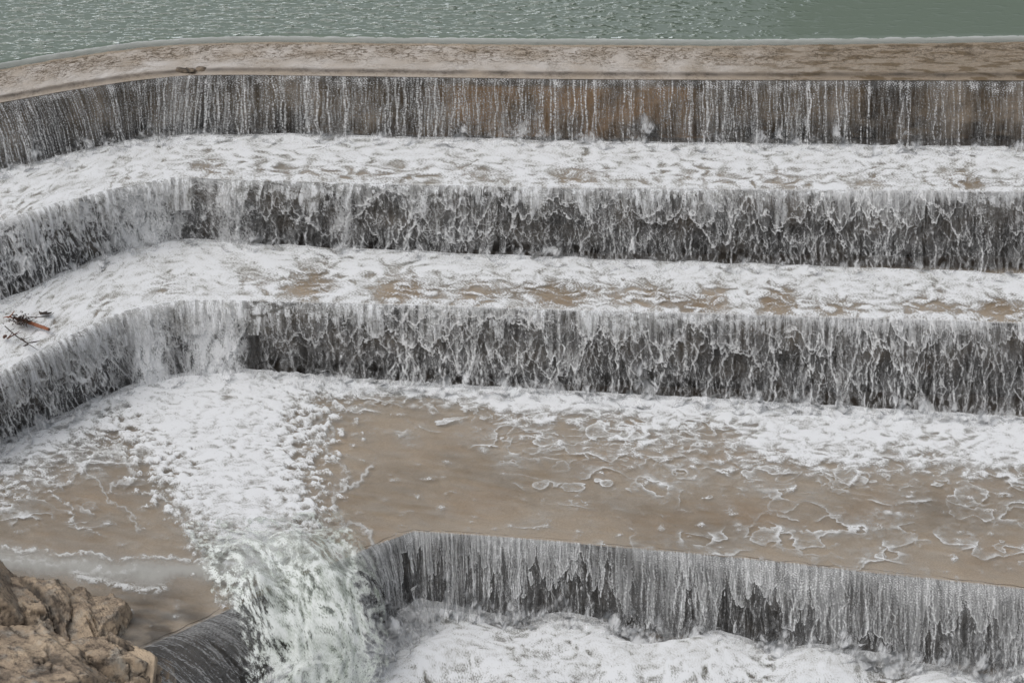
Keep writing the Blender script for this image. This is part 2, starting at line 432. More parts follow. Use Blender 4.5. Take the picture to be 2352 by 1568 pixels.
alpha = over(film * (.8 + .2 * samp(T_ROUGH, um, s, 2)), a_big, a_mid * dens, a_fin * dens * (1 - .5 * t), top * glit * .85, drop * dens)
white = np.clip(.25 + .6 * (a_big + a_mid) + .6 * glit * top + .5 * drop, 0, 1)
corner = np.exp(-((px - 415) / 45) ** 2)
alpha = np.clip(alpha * sst(0, .03, t) + .15 * corner, 0, .93)
thick = .02 * white + .03 * a_big + .03 * samp(T_ROUGH, um, tau * 2, 1.5)
w1 = finish_curtain('waterfall', 'topmost waterfall of thin beaded streams over a brown wall below the pond sill', GRP, X, nrm, alpha, white, thick, M_CURT, 1.1)
spray_part(w1, 'base1', -1.8, .26, 3, layers=3)

# --- lacy falls
def lacy(lip, base, zl, zb, seed, n=2600, nv=230, web_mask=None, kk=(3.2, 4.6, 6.5), spill=1.0):
    X, um, s, t, nrm = curtain_grid(lip, base, zl, zb, n, nv)
    px, py = project(X); tau = np.sqrt(s + .015)
    uw = um + .025 * samp(T_MID, um, tau, .8, seed)
    r1, b1, q1 = saw_lace(uw, tau, kk[0], 1.5, 2.2, seed, soft=.08)
    r2, b2, q2 = saw_lace(uw, tau, kk[1], 1.7, .85, seed + 7, soft=.09)
    r3, b3, q3 = saw_lace(uw, tau, kk[2], 1.6, .40, seed + 13, soft=.12)
    stri = .5 + .5 * np.clip(samp(T_ROUGH, um * 9, tau * .9, 4, seed) * .6 + samp(T_FINE, um * 3, tau * .35, 2, seed) * .5, -1, 1.4)
    fad = 1 - .55 * sst(.35, 1.0, t)
    sa = streams(n, nv, 420, seed + 40, .72, .10, s, 1.0, life=.45, beads=.55, bper=.4)
    sb = streams(n, nv, 2300, seed + 41, .27, .07, s, .55, life=.6, beads=.9, bper=.22)
    big = samp(T_SOFT, um, t * .5, 10, seed)
    dn = np.clip(.85 + .25 * big, .4, 1.3)
    sheet = over(.3 * b1 * q1 * stri * fad, .3 * b3 * q3 * stri)
    fronts, fill = [], []; gapm = np.ones_like(s)
    brk0 = .60 + .40 * sst(-1.1, .5, samp(T_ROUGH, um, s, .5, seed + 8))
    for i in range(5):
        o = seed * 3.1 + i * 5.7
        Lw = (1.7, 1.0, 1.3, .8, 1.0)[i]
        b_ = (.05, .16, .38, .62, .95)[i] + (.75, .6, .8, .6, .7)[i] * spill * np.abs(samp(T_SOFT, um, um * 0 + s * .05, Lw * 2.3, o)) + .13 * np.abs(samp(T_SOFT2, um, s * .2, Lw * .55, o)) + .030 * samp(T_ROUGH, um, s, .35, o)
        qq = sst(*((-1.6, -.3) if i < 2 else (-.4, .7)), samp(T_SOFT2, um, um * 0 + s * .2, Lw * 2.2, o)) * (1 - .4 * sst(.5, 1, t))
        d = b_ - s
        ins = sst(-.01, .03, d)
        if i in (0, 2): gapm = gapm * (1 - .72 * sst(.0, .05, -d) * np.exp(np.minimum(d, 0) / (.34 + .2 * i)) * qq)
        fronts.append(brk0 * ins * np.exp(-((d - .03) / (.036 + .018 * samp(T_MID, um, s, .8, o))) ** 2) * qq * (.95 if i < 3 else .7))
        fill.append(ins * (.18 + .42 * np.exp(-d / .14) + (.35 * np.exp(-s / .25) if i < 2 else 0)) * qq * (.25 + .9 * stri) * (.8 if i < 2 else .45))
    brk = .55 + .45 * sst(-.8, .8, samp(T_ROUGH, um, tau, .8, seed + 3))
    sheet = over(sheet * gapm, *fill)
    rims = over(.35 * r1 * q1 * brk * (1 - .35 * t), .35 * r2 * q2 * brk * (1 - .45 * t), .4 * r3 * q3 * sst(.1, .4, t) * brk, *fronts)
    cx, cy, _ = worley(uw / .20 + .25 * samp(T_MID, um, tau, 1.2, seed), tau * 3.6 + .3 * samp(T_MID2, um, tau, 1.0, seed))
    e = cy - cx
    web = np.exp(-(e / (.16 + .08 * samp(T_MID, um, s, 2))) ** 2)
    wm = sst(.35, .85, t) * .45
    if web_mask is not None: wm = np.clip(np.maximum(wm, web_mask(px, py, t)), 0, 1)
    lipf = 1 - sst(.0, .22, s + .1 * samp(T_ROUGH, um, s * 0, 2.0, seed) - .02)
    holes = sst(.42, .22, cx) * sst(.6, .8, t) * sst(-.3, .6, samp(T_MID, um, s, 1.2, seed)) * .85
    alpha = over(sheet * dn, rims * dn, sa * dn * (.6 + .4 * t) * (.35 + .65 * gapm), sb * dn * .8 * gapm, web * wm * .75, lipf * (.15 + .2 * stri))
    alpha = over(alpha, .05 + .05 * stri) * (1 - holes) * (1 - .18 * sst(.62, .95, t))
    white = np.clip(.30 + .95 * rims + .6 * sa + .5 * web * wm + .35 * sheet + .25 * lipf, 0, 1)
    thick = .10 * blur_u(rims + .6 * sa + .7 * web * wm, 1.2) + .05 * samp(T_MID, um, tau * 2, 2.0, seed) + .05 * sheet
    thick = thick * sst(0, .12, t)
    return X, um, s, t, nrm, px, py, alpha, white, thick

left_web = lambda px, py, t: sst(520, 300, px) * .95
X, um, s, t, nrm, px, py, alpha, white, thick = lacy('lip2', 'base2', -1.83, -3.82, 5, web_mask=left_web, kk=(3.4, 5.0, 7.5), spill=.7)
co = np.exp(-((px - 330) / 75) ** 2) * .9 + np.exp(-((px - 520) / 60) ** 2) * .5 + np.exp(-((px - 785) / 26) ** 2) * .45 + .75 * sst(330, 180, px) * sst(.75, .2, t + .12 * samp(T_ROUGH, um, s, 1.0)) * sst(-1.2, .6, samp(T_ROUGH, um, s, .6, 4))
ca, cw, _, _, _, _, _ = foam_tex(um * 1.1, s * .55, np.clip(.30 + .75 * co, 0, 1), 131)
alpha = over(alpha, np.clip(co * 1.3, 0, 1) * ca); white = np.where(co > .15, np.maximum(white, cw * .95), white)
w2 = finish_curtain('waterfall', 'second waterfall from the top, dense white lace over a dark wall', GRP, X, nrm, np.clip(alpha, 0, .97), white, thick, M_CURT)
spray_part(w2, 'base2', -3.82, .24, 17)

X, um, s, t, nrm, px, py, alpha, white, thick = lacy('lip3', 'base3', -3.87, -6.08, 29, web_mask=lambda px, py, t: sst(600, 420, px) * .7, kk=(2.6, 4.2, 6.8))
co = np.exp(-((px - 500) / 62) ** 2) * 1.0 + np.exp(-((px - 345) / 50) ** 2) * .95 + .5 * np.exp(-((px - 240) / 60) ** 2) * sst(.9, .2, t)
gap = np.exp(-((px - 590 + 8 * t) / 22) ** 2) * .75 + np.exp(-((px - 400) / 20) ** 2) * .5 + np.exp(-((px - 292) / 22) ** 2) * .6
ca, cw, _, _, _, _, _ = foam_tex(um * 1.1, s * .55, np.clip(.30 + .75 * co, 0, 1), 141)
alpha = over(alpha * (1 - gap), np.clip(co * 1.3, 0, 1) * ca * (1 - .8 * gap)); white = np.where(co > .15, np.maximum(white, cw * .95), white)
w3 = finish_curtain('waterfall', 'third waterfall from the top with scalloped white sheets above the broad apron', GRP, X, nrm, np.clip(alpha, 0, .97), np.clip(white * 1.12, 0, 1), thick, M_CURT)
spray_part(w3, 'base3', -6.08, .30, 31)

# --- fourth fall: fine parallel streaks with wide scallops
n, nv = 2600, 240
X, um, s, t, nrm = curtain_grid('lip4', 'base4', -6.27, -8.42, n, nv)
px, py = project(X); tau = np.sqrt(s + .015)
r1, b1, q1 = saw_lace(um, tau, 1.9, .95, 2.6, 61, soft=.03, p=1.0, fine=.05)
r2, b2, q2 = saw_lace(um, tau, 2.7, .9, 1.4, 67, soft=.03, p=1.0, fine=.06)
fin = streams(n, nv, 2600, 71, .42, .05, s, .55, life=.35, beads=.75, bper=.2)
med = streams(n, nv, 260, 72, .5, .10, s, .9, life=.4, beads=.6, bper=.3)
stri = .5 + .5 * np.clip(samp(T_ROUGH, um * 9, tau * .7, 4, 3) * .8, -1, 1.4)
glit = sst(.2, 1.7, samp(T_FINE, um * 1.4, tau * 2.0, 1.3, 2) + .4 * samp(T_ROUGH, um * 4, tau, 1.2))
bb = .08 + 1.35 * np.abs(samp(T_SOFT, um, s * .05, 2.9, 3)) + .25 * np.abs(samp(T_MID2, um, s * .3, .9, 5)) + .02 * samp(T_ROUGH, um, s, .5)
d4 = bb - s; in4 = sst(-.02, .03, d4); bb2 = .35 + 1.4 * np.abs(samp(T_SOFT2, um, s * .05, 2.3, 9)) + .2 * np.abs(samp(T_MID, um, s * .3, .7, 5)); d5 = bb2 - s; in5 = sst(-.02, .03, d5) * sst(-.4, .6, samp(T_SOFT, um, s * 0, 2.5, 31))
fr4 = over(.75 * in4 * np.exp(-((d4 - .025) / .028) ** 2), .6 * in5 * np.exp(-((d5 - .025) / .025) ** 2))
fl4 = over(in4 * (.30 + .25 * np.exp(-d4 / .3)) * (.5 + .7 * stri), in5 * (.2 + .25 * np.exp(-d5 / .3)) * (.4 + .8 * stri))
sheet = over(.2 * b1 * q1 * (.5 + .6 * stri), .15 * b2 * q2, fl4) * (1 - .45 * sst(.45, 1, t))
rims = over(.15 * r1 * q1, .15 * r2 * q2, fr4)
top = (1 - sst(.05, .7, s + .25 * samp(T_SOFT, um, s * 0, 5))) * sst(0, .02, t)
inside = sst(0, .5, sheet)
alpha = over(.10, sheet, rims, fin * (.30 + .75 * inside), med * .8, top * (.35 + .5 * glit), sst(.8, 1, t) * .2)
left_dark = sst(820, 560, px)
alpha = alpha * (1 - .30 * left_dark)
white = np.clip(.25 + .95 * rims + .5 * med + .7 * glit * top + .3 * sheet + .35 * fin, 0, 1)
thick = (.06 * rims + .05 * sheet + .03 * samp(T_MID, um, tau * 2, 2.0)) * sst(0, .12, t)
w4 = finish_curtain('waterfall', 'lowest waterfall of fine parallel streaks with wide scallops under the apron edge', GRP, X, nrm, np.clip(alpha, 0, .95), white, thick, M_CURT)
spray_part(w4, 'base4', -8.42, .42, 43, dmask=lambda px, py: sst(420, 620, px))

# --- foam on the steps
def foam_step(base, lip, z0, z1, seed, cover, n=2400, nr=150, back=.12, fwd_=.03):
    A = rail(base, n); A = A - normals(A) * back; B = rail(lip, n); B = B + normals(B) * fwd_
    X = ruled(A, B, nr); t = np.linspace(0, 1, nr)[:, None] * np.ones((1, n))
    px, py = project(X)
    x, y = X[..., 0], X[..., 1]
    um = np.linspace(0, ULEN, n)[None] * np.ones((nr, 1)); sm_ = t * np.linalg.norm(B - A, axis=1)[None]
    cov = cover(t, px, py, um)                                        # 1 = solid foam, 0 = bare film
    nl = 40; q = np.linspace(.02, 1, nl)[:, None] * np.ones((1, n)); nb = normals(rail(lip, n))   # tongues running over the lip
    Xl = X[-1][None] + nb[None] * (.34 * q ** .8)[..., None]; Xl[..., 2] = 0
    ul = um[0][None] * np.ones((nl, 1)); pxl = px[-1][None] * np.ones((nl, 1))
    left = sst(700, 420, pxl); left = left + .75 * np.exp(-((pxl - 430) / 120) ** 2)
    Lt = .06 + .34 * np.abs(samp(T_SOFT, ul, q * .3, 1.6, seed + 31)) + .25 * np.abs(samp(T_MID2, ul, q * .3, .8, seed + 33)) + .16 * np.abs(samp(T_ROUGH, ul, q * .1, .35, seed + 35)) + left * (.22 + .22 * samp(T_SOFT2, ul, q * 0, 1.1, seed + 41) + .12 * samp(T_MID, ul, q * 0, .6, seed + 43))
    covl = (cov[-1][None] * .75 + .06 + left * (.20 + .22 * samp(T_SOFT, ul, q * 0, 1.3, seed + 45)) + .18 * samp(T_SOFT2, ul, q * 0, 1.7, seed + 37)) * sst(1.0, .72, q / np.maximum(Lt, .05)) + .25 * np.exp(-((q / np.maximum(Lt, .05) - .86) / .10) ** 2)
    sl_ = sm_[-1][None] + q * .9
    X = np.concatenate([X, Xl]); um = np.concatenate([um, ul]); sm_ = np.concatenate([sm_, sl_]); cov = np.concatenate([cov, covl])
    t = np.concatenate([t, np.ones((nl, n))]); fall = np.concatenate([np.zeros((nr, n)), q])
    a, wht, h, lines, fi, ff, bil = foam_tex(um, sm_, cov, seed, .8, 1.0)
    X[..., 2] = z0 + (z1 - z0) * t + .012 + .03 * np.clip(cov, 0, 1) + .09 * np.clip(cov, 0, 1) * (1 - t) ** 2 + h * (1.0 - .5 * sst(.7, 1, t))
    X[..., 2] -= .05 * sst(.95, 1, t) * (fall == 0) + (.05 + .80 * fall ** 1.7) * (fall > 0)
    st_ = .5 + .5 * np.clip(samp(T_ROUGH, um * 7, fall * .8, 3, seed) * .7 + .4 * samp(T_FINE, um * 3, fall * .5, 1.5, seed), -1, 1)
    a = a * np.where(fall > 0, (.35 + .75 * st_) * (1 - .35 * fall), 1)
    wht = np.where(fall > 0, np.clip(wht - .25 + .4 * st_, 0, 1), wht)
    return grid('foam', X, M_FOAM, {'alpha': np.clip(a * .97, 0, 1), 'white': wht}, None, cull='alpha', kind='structure')
def cov1(t, px, py, um):
    c = 1.12 - .52 * sst(.25, .85, t) + .2 * sst(.86, .98, t) + .12 * samp(T_SOFT, um, t, 3, 3)
    return np.clip(c + .35 * sst(420, 250, px) * sst(-100, 100, px), 0, 1.15)
def cov2(t, px, py, um):
    c = 1.08 - .58 * sst(.15, .75, t) + .22 * sst(.84, .97, t) + .14 * samp(T_SOFT, um, t, 2.5, 9)
    return np.clip(c + .55 * sst(600, 480, px) - .35 * np.exp(-(((px - 110) / 70) ** 2 + ((py - 770) / 30) ** 2)), 0, 1.15)
foam_step('base1', 'lip2', -1.81, -1.83, 4, cov1)
foam_step('base2', 'lip3', -3.79, -3.87, 14, cov2)

# --- apron foam
n, nr = 2200, 420
A = rail('base3', n); A = A - normals(A) * .22; B = rail('lip4', n); B = B + normals(B) * .02
X = ruled(A, B, nr); t = np.linspace(0, 1, nr)[:, None] * np.ones((1, n))
px, py = project(X); x, y = X[..., 0], X[..., 1]
dist = t * np.linalg.norm(B - A, axis=1)[None]                      # metres from the foot of the fall
wx = x + .22 * samp(T_MID, x, y, 3.0, 5); wy = y + .22 * samp(T_MID2, x, y, 3.0, 6)
def along(pts, x):
    return np.interp(x, [p[0] for p in pts], [p[1] for p in pts])
cx_ = along([(860, 420), (930, 460), (1060, 525), (1180, 568), (1260, 595), (1350, 645)], py)
hw = along([(860, 350), (930, 290), (1060, 215), (1180, 172), (1260, 140), (1350, 125)], py)
core = sst(1.30, .45, np.abs(px - cx_) / hw + .16 * samp(T_MID, x, y, 1.2, 8) + .10 * samp(T_ROUGH, x, y, .6, 9))
leftp = sst(1230, 1010, py + .45 * (px - 60)) * sst(420, 200, px)
reach = 1.05 * along([(-300, 2.6), (300, 2.4), (700, 2.0), (950, 1.5), (1050, 1.6), (1250, 3.3), (1700, 4.0), (2000, 4.6), (2352, 4.4), (2700, 4.4)], px)
dd = dist / reach + .10 * samp(T_SOFT, x, y, 6, 2)
cov = np.clip(1.02 - .98 * sst(.0, .95, dd) + .10 * samp(T_MID, x, y, 1.6, 88), 0, 1.05)
# fronts of foam washing down the apron: crisp on the downstream side, thinning upstream
zone = sst(2.1, .95, dd + .30 * samp(T_SOFT, x, y, 3.5, 97))
def front(k, P1, A1, P2, A2, seed, w0, q0, q1):
    rag = .016 * samp(T_ROUGH, x, y, .6, seed + 4)
    ph = dist * k + A1 * samp(T_SOFT2, x * .8, y, P1, seed) + A2 * samp(T_MID, x, y, P2, seed + 1) + rag
    f = ph - np.floor(ph)
    on = sst(q0, q1, samp(T_SOFT, x, y, P1 * .8, seed + 2) + .45 * samp(T_MID2, x, y, P2, seed + 3))
    wv = w0 * (1 + .6 * samp(T_MID2, x, y, P2, seed + 5))
    rim = np.exp(-((1 - f) / np.clip(1.5 * wv, .4 * w0, 3)) ** 1.3) * sst(0, .25 * w0, 1 - f)
    veil = np.exp(-(1 - f) / .28)
    return rim * on, veil * on
ra, va = front(.30, 4.6, .40, 2.6, .10, 301, .035, -1.8, -.4)
rb, vb = front(.42, 3.2, .44, 1.8, .11, 311, .045, -1.2, .1)
rc, vc = front(.8, 1.6, .50, .9, .12, 321, .08, -.9, .3)
near = sst(1.4, .6, dd)
tex = np.clip(.62 + .22 * samp(T_ROUGH, x, y, .7, 331) + .22 * samp(T_FINE, x, y, .5, 332), .1, 1.2)
wash = over(1.0 * ra, .92 * rb, .8 * rc * near) * zone
veil = over(.62 * va, .55 * vb, .55 * vc * near) * zone * tex
c3 = sst(.78, 1.0, np.abs(px - cx_) / hw)
bil0 = samp(T_MID2, x, y * .6, 1.8, 89)
cv = np.maximum(np.maximum(cov, core * (.93 - .30 * sst(1080, 1290, py) + .08 * bil0)), leftp * .60)
base_a, wh0, h0, net, fi, ff, bil = foam_tex(x, y, cv, 41, 1.0, 1.15)
base_a = base_a * sst(.06, .32, cv)
fine = sst(-1.3, .5, fi + .6 * ff)
explicit = over(
    .9 * stroke(px, py, [(-60, 1250), (60, 1262), (170, 1270), (290, 1283), (400, 1276), (490, 1288)], 6, 9) * fine,
    .45 * stroke(px, py, [(20, 1280), (180, 1300), (300, 1320)], 9, 12) * fine,
    .95 * stroke(px, py, [(185, 1318), (250, 1340), (310, 1350), (372, 1345)], 14, 7) * sst(-.9, .6, fi + .8 * ff),
    .85 * stroke(px, py, [(725, 960), (770, 1040), (790, 1130), (772, 1200), (790, 1270), (800, 1330)], 9, 20) * tex * .8,
    .7 * stroke(px, py, [(790, 1130), (830, 1090), (860, 1070)], 5, 8), .6 * stroke(px, py, [(800, 1195), (850, 1220), (862, 1250)], 6, 8),
    .75 * stroke(px, py, [(335, 1130), (390, 1150), (425, 1158), (455, 1150)], 4, 8),
    .8 * stroke(px, py, [(110, 1120), (170, 1190), (240, 1230)], 6, 14) * fine,
    .6 * stroke(px, py, [(190, 1010), (265, 1045), (300, 1090), (270, 1120)], 6, 12), .5 * stroke(px, py, [(150, 1060), (230, 1100), (240, 1140), (300, 1190), (325, 1212)], 5, 14))
film = np.clip(stroke(px, py, [(-80, 1275), (150, 1300), (330, 1315), (470, 1310), (560, 1300)], 42, 8) * .75, 0, .75)
smear = .5 * sst(1.0, .6, np.abs(px - cx_) / (hw * 1.35)) * sst(1080, 1180, py) * tex
alpha = over(base_a, wash, veil, explicit, film, smear, np.clip(.10 + .05 * ff + .02 * bil + .03 * samp(T_ROUGH, x * .6 + y, y, 1.5, 335), 0, .3))
strong = over(base_a, wash, explicit)
white = np.clip(.22 + .45 * strong + .35 * wh0 * base_a + .25 * wash + .15 * veil - .15 * film, 0, 1)
hgt = cv * .03 + .7 * h0 * base_a + core * .10 + .02 * explicit + .05 * film + .015 * wash + .05 * cov * (1 - sst(0, .12, t))
X[..., 2] = -6.06 - .20 * t + .012 + hgt
X[..., 2] -= .02 * sst(.985, 1, t)
grid('foam', X, M_FOAM, {'alpha': np.clip(alpha, 0, .98), 'white': white}, None, cull='alpha', kind='structure')

# --- pool below the lowest fall
n, nr = 2000, 220
A = rail('base4', n); A = A - normals(A) * .35
Bq = np.stack([np.interp(np.linspace(0, ULEN, n), knots, [c[i] for c in [P(a, b, -8.4) for a, b in [(150, 2100), (380, 1990), (560, 1900), (700, 1850), (840, 1800), (930, 1780), (1000, 1770), (1120, 1770), (1300, 1770), (1700, 1780), (2352, 1800), (2620, 1810)]]]) for i in range(3)], 1)
X = ruled(A, Bq, nr); t = np.linspace(0, 1, nr)[:, None] * np.ones((1, n))
px, py = project(X); x, y = X[..., 0], X[..., 1]
wx = x + .2 * samp(T_MID, x, y, 2.6, 5); wy = y + .2 * samp(T_MID2, x, y, 2.6, 6)
sof = samp(T_SOFT, x, y, 4, 54)
cv = .98 + .16 * sof - .2 * sst(1900, 2300, px) + .25 * sst(1100, 900, px)
alpha, wh0, h0, net, fi, ff, bil = foam_tex(x, y, cv, 57)
X[..., 2] = -8.42 + .06 + 1.5 * h0 + .12 * sof
grid('foam', X, M_FOAM, {'alpha': np.clip(alpha, 0, .98), 'white': wh0}, None, cull='alpha', kind='structure')

# --- gush through the notch
rows = [(-6.05, (400, 1195), (850, 1165)), (-5.98, (440, 1262), (862, 1225)), (-5.98, (470, 1325), (875, 1275)), (-6.25, (505, 1395), (882, 1340)), (-6.9, (530, 1465), (888, 1420)),
        (-7.7, (545, 1540), (892, 1500)), (-8.4, (550, 1625), (897, 1590)), (-8.5, (540, 1700), (905, 1680))]
nr, n = 420, 420
rt = np.linspace(0, len(rows) - 1, nr)
def rowint(k): return np.stack([np.interp(rt, range(len(rows)), [P(*r[k], r[0])[i] for r in rows]) for i in range(3)], 1)
def smooth1(a, k=35):
    w = np.hanning(2 * k + 1); w /= w.sum()
    return np.stack([np.convolve(np.concatenate([a[0, i] + np.arange(-k, 0) * (a[1, i] - a[0, i]), a[:, i], a[-1, i] + np.arange(1, k + 1) * (a[-1, i] - a[-2, i])]), w, 'valid') for i in range(3)], 1)
Lq, Rq = smooth1(rowint(1)), smooth1(rowint(2))
c = np.linspace(0, 1, n)[None, :, None]
X = Lq[:, None] * (1 - c) + Rq[:, None] * c
cu = (c[..., 0] * np.ones((nr, 1))); rv = np.linspace(0, 1, nr)[:, None] * np.ones((1, n))
px, py = project(X)
lm = np.linalg.norm(np.gradient(X, axis=0), axis=-1).cumsum(0)         # metres along the flow
wm = cu * np.linalg.norm(X[:, -1] - X[:, 0], axis=-1)[:, None]
wxx = wm + .06 * samp(T_SOFT, wm, lm * .6, 1.5, 3); wyy = lm
strk = samp(T_ROUGH, wxx - .12 * wyy, wyy * .42, .8, 71)
ga, gw, _, gl, _, _, _ = foam_tex(wm * 1.05, lm * .7, .80 + 0 * wm, 83); puff = samp(T_MID, wxx, wyy * .6, 1.3, 72); fi = samp(T_ROUGH2, wxx, wyy * .6, .45, 75); ff = samp(T_FINE, wm, lm * .6, .7, 73); sof = samp(T_SOFT, wm, lm * .4, 2, 74)
jag = .04 * strk + .03 * puff + .055 * fi + .03 * ff
edge = sst(.02, .30, cu + jag) * sst(1, .78, cu + jag)
body = sst(.20, .55, rv + .5 * jag)                                     # the fall proper; above it the water is still thin
ridges = over(
    stroke(px, py, [(432, 1165), (452, 1230), (488, 1290), (520, 1340), (570, 1400)], 20, 22) * sst(-1.4, .3, fi + .6 * ff),
    stroke(px, py, [(470, 1280), (555, 1272), (640, 1296), (705, 1345), (770, 1430)], 21, 22) * sst(-1.4, .3, fi + .6 * ff),
    .8 * stroke(px, py, [(795, 1240), (790, 1290), (800, 1340), (815, 1410), (835, 1500)], 12, 22) * sst(-1.2, .5, fi),
    .6 * stroke(px, py, [(700, 1220), (720, 1290), (745, 1350)], 12, 24) * sst(-.8, .9, fi))
froth = sst(-.9, 1.1, .55 * strk + .55 * puff + .45 * fi + .3 * ff + 1.3 * body - .9)
alpha = edge * np.clip(over(.42 * sst(.03, .2, rv + jag) * (.8 + .2 * puff), .9 * froth, .9 * body * sst(.25, .6, edge) * sst(-2.6, -.6, fi + .8 * ff)), 0, 1)
alpha = over(alpha, ridges * .95 * sst(0, .08, rv) * sst(0, .05, cu))
hump = np.sin(np.clip(cu, 0, 1) * math.pi) ** .7
green = np.exp(-((cu - .56 - .12 * rv + .05 * puff) / .16) ** 2) * sst(.30, .48, rv) * .30 * sst(-1.5, 1, strk)
white = np.clip(.12 + .34 * body + .38 * ridges + .10 * strk + .10 * puff + .10 * fi + .08 * ff + .36 * (gw - .45) + .16 * ga - green, 0, 1)
white = np.clip(white - .10 * sst(.7, 1, rv) * sst(.3, .0, cu), 0, 1)
gn = np.cross(np.gradient(X, axis=1), np.gradient(X, axis=0)); gn /= np.linalg.norm(gn, axis=-1)[..., None]
gn *= np.sign((gn @ -fwd))[..., None]
X = X + gn * ((.45 * hump * sst(0, .3, rv) + .02 * puff + .1 * sof) * sst(0, .25, rv))[..., None]
Lc = X[40, n // 2]
gush = empty('waterfall', Lc, 'heavy green white gush of water plunging through the notch beside the rock', 'waterfall')
grid('water_gush', X, M_GUSH, {'alpha': alpha, 'white': white}, gush, cull='alpha', loc=Lc)

spray_part(gush, 'base4', -8.42, .62, 47, layers=4, off_=.75, dens=1.1, dmask=lambda px, py: sst(430, 640, px) * sst(1010, 900, px))

# ------------------------------------------------------------------ pond above
def pond_mat():
    m, nt, ns, ln = mat('pond water')
    p = N(ns, 'ShaderNodeBsdfPrincipled')
    p.inputs['Base Color'].default_value = (.165, .205, .168, 1); p.inputs['Roughness'].default_value = .03
    p.inputs['IOR'].default_value = 1.33
    geo = N(ns, 'ShaderNodeNewGeometry'); sx = N(ns, 'ShaderNodeSeparateXYZ'); ln.new(geo.outputs['Position'], sx.inputs[0])
    calm = N(ns, 'ShaderNodeMapRange', interpolation_type='SMOOTHSTEP'); calm.inputs['From Min'].default_value = 9.5; calm.inputs['From Max'].default_value = 3.0
    nz = noise(ns, ln, .25, 2); 
    xx = math_(ns, ln, 'ADD', sx.outputs[0], math_(ns, ln, 'MULTIPLY', math_(ns, ln, 'SUBTRACT', nz, .5), -8))
    ln.new(xx, calm.inputs['Value'])
    w1 = noise(ns, ln, 3.4, 2, .5, (.62, 1.25, 1)); w2 = noise(ns, ln, 7, 2, .5, (.5, 1.3, 1))
    mr = N(ns, 'ShaderNodeMapRange', interpolation_type='SMOOTHSTEP'); mr.inputs['From Min'].default_value = .50; mr.inputs['From Max'].default_value = .80
    ln.new(w1, mr.inputs['Value']); w1 = mr.outputs[0]
    h = math_(ns, ln, 'ADD', math_(ns, ln, 'MULTIPLY', w1, .9), math_(ns, ln, 'MULTIPLY', w2, .10))
    b = N(ns, 'ShaderNodeBump'); b.inputs['Distance'].default_value = .085
    ln.new(math_(ns, ln, 'ADD', math_(ns, ln, 'MULTIPLY', calm.outputs[0], .88), .12), b.inputs['Strength'])
    ln.new(h, b.inputs['Height']); ln.new(b.outputs[0], p.inputs['Normal'])
    o = N(ns, 'ShaderNodeOutputMaterial'); ln.new(p.outputs[0], o.inputs[0])
    return m
M_POND = pond_mat()
n = 900; A = rail('pond', n)
ys = np.concatenate([np.linspace(0, .5, 20), np.linspace(.6, 12, 40), np.linspace(14, 190, 20)])
X = np.repeat(A[None], len(ys), 0).astype(float)
far = np.array([0, 1.0, 0])
X = X + ys[:, None, None] * far[None, None]
X[..., 0] *= 1 + ys[:, None] * .02
X[..., 2] = .30 - .15 * np.exp(-(ys[:, None] / .12) ** 2)
grid('water', X, M_POND, None, None, kind='structure')
# thin rim where pond meets sill: bright sky reflection painted in pale foam colour
n = 2200; A = rail('pond', n); nrm = normals(A); nr = 24
t = np.linspace(0, 1, nr)[:, None] * np.ones((1, n)); um = np.linspace(0, ULEN, n)[None] * np.ones((nr, 1))
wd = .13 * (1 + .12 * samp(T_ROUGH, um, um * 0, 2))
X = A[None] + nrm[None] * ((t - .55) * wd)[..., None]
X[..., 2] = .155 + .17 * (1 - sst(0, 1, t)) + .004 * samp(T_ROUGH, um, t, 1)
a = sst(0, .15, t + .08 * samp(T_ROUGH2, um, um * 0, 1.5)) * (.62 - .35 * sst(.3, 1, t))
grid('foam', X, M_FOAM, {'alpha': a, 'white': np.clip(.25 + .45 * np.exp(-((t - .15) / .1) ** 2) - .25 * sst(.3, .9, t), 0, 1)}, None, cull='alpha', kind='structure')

# ------------------------------------------------------------------ rock outcrop and driftwood
def rock_mat():
    m, nt, ns, ln = mat('limestone')
    n1 = noise(ns, ln, .9, 7, .62); n2 = noise(ns, ln, 5, 6, .7); n3 = noise(ns, ln, 2.1, 5, .6)
    base = ramp(ns, ln, n1, [(.30, (.10, .08, .062)), (.43, (.335, .262, .19)), (.58, (.485, .38, .27)), (.72, (.43, .395, .33))])
    base = mixc(ns, ln, ramp(ns, ln, n3, [(.52, 0.), (.68, .8)]), base, (.36, .34, .30))
    base = mixc(ns, ln, ramp(ns, ln, n2, [(.36, .85), (.52, 0.)]), base, (.06, .045, .035))
    base = mixc(ns, ln, attr(ns, 'pale'), base, (.58, .46, .33))
    base = mixc(ns, ln, attr(ns, 'dark'), base, (.035, .028, .022))
    p = N(ns, 'ShaderNodeBsdfPrincipled'); ln.new(base, p.inputs['Base Color']); p.inputs['Roughness'].default_value = .75
    b = N(ns, 'ShaderNodeBump'); b.inputs['Strength'].default_value = .7; b.inputs['Distance'].default_value = .04
    ln.new(noise(ns, ln, 11, 8, .7), b.inputs['Height']); ln.new(b.outputs[0], p.inputs['Normal'])
    o = N(ns, 'ShaderNodeOutputMaterial'); ln.new(p.outputs[0], o.inputs[0]); return m
M_ROCK = rock_mat()
import bmesh
def ico(sub):
    bm = bmesh.new(); bmesh.ops.create_icosphere(bm, subdivisions=sub, radius=1)
    bm.verts.ensure_lookup_table()
    v = np.array([x.co[:] for x in bm.verts]); f = np.array([[q.index for q in x.verts] for x in bm.faces]); bm.free()
    return v, f
ICO7 = ico(7); ICO4 = ico(4)
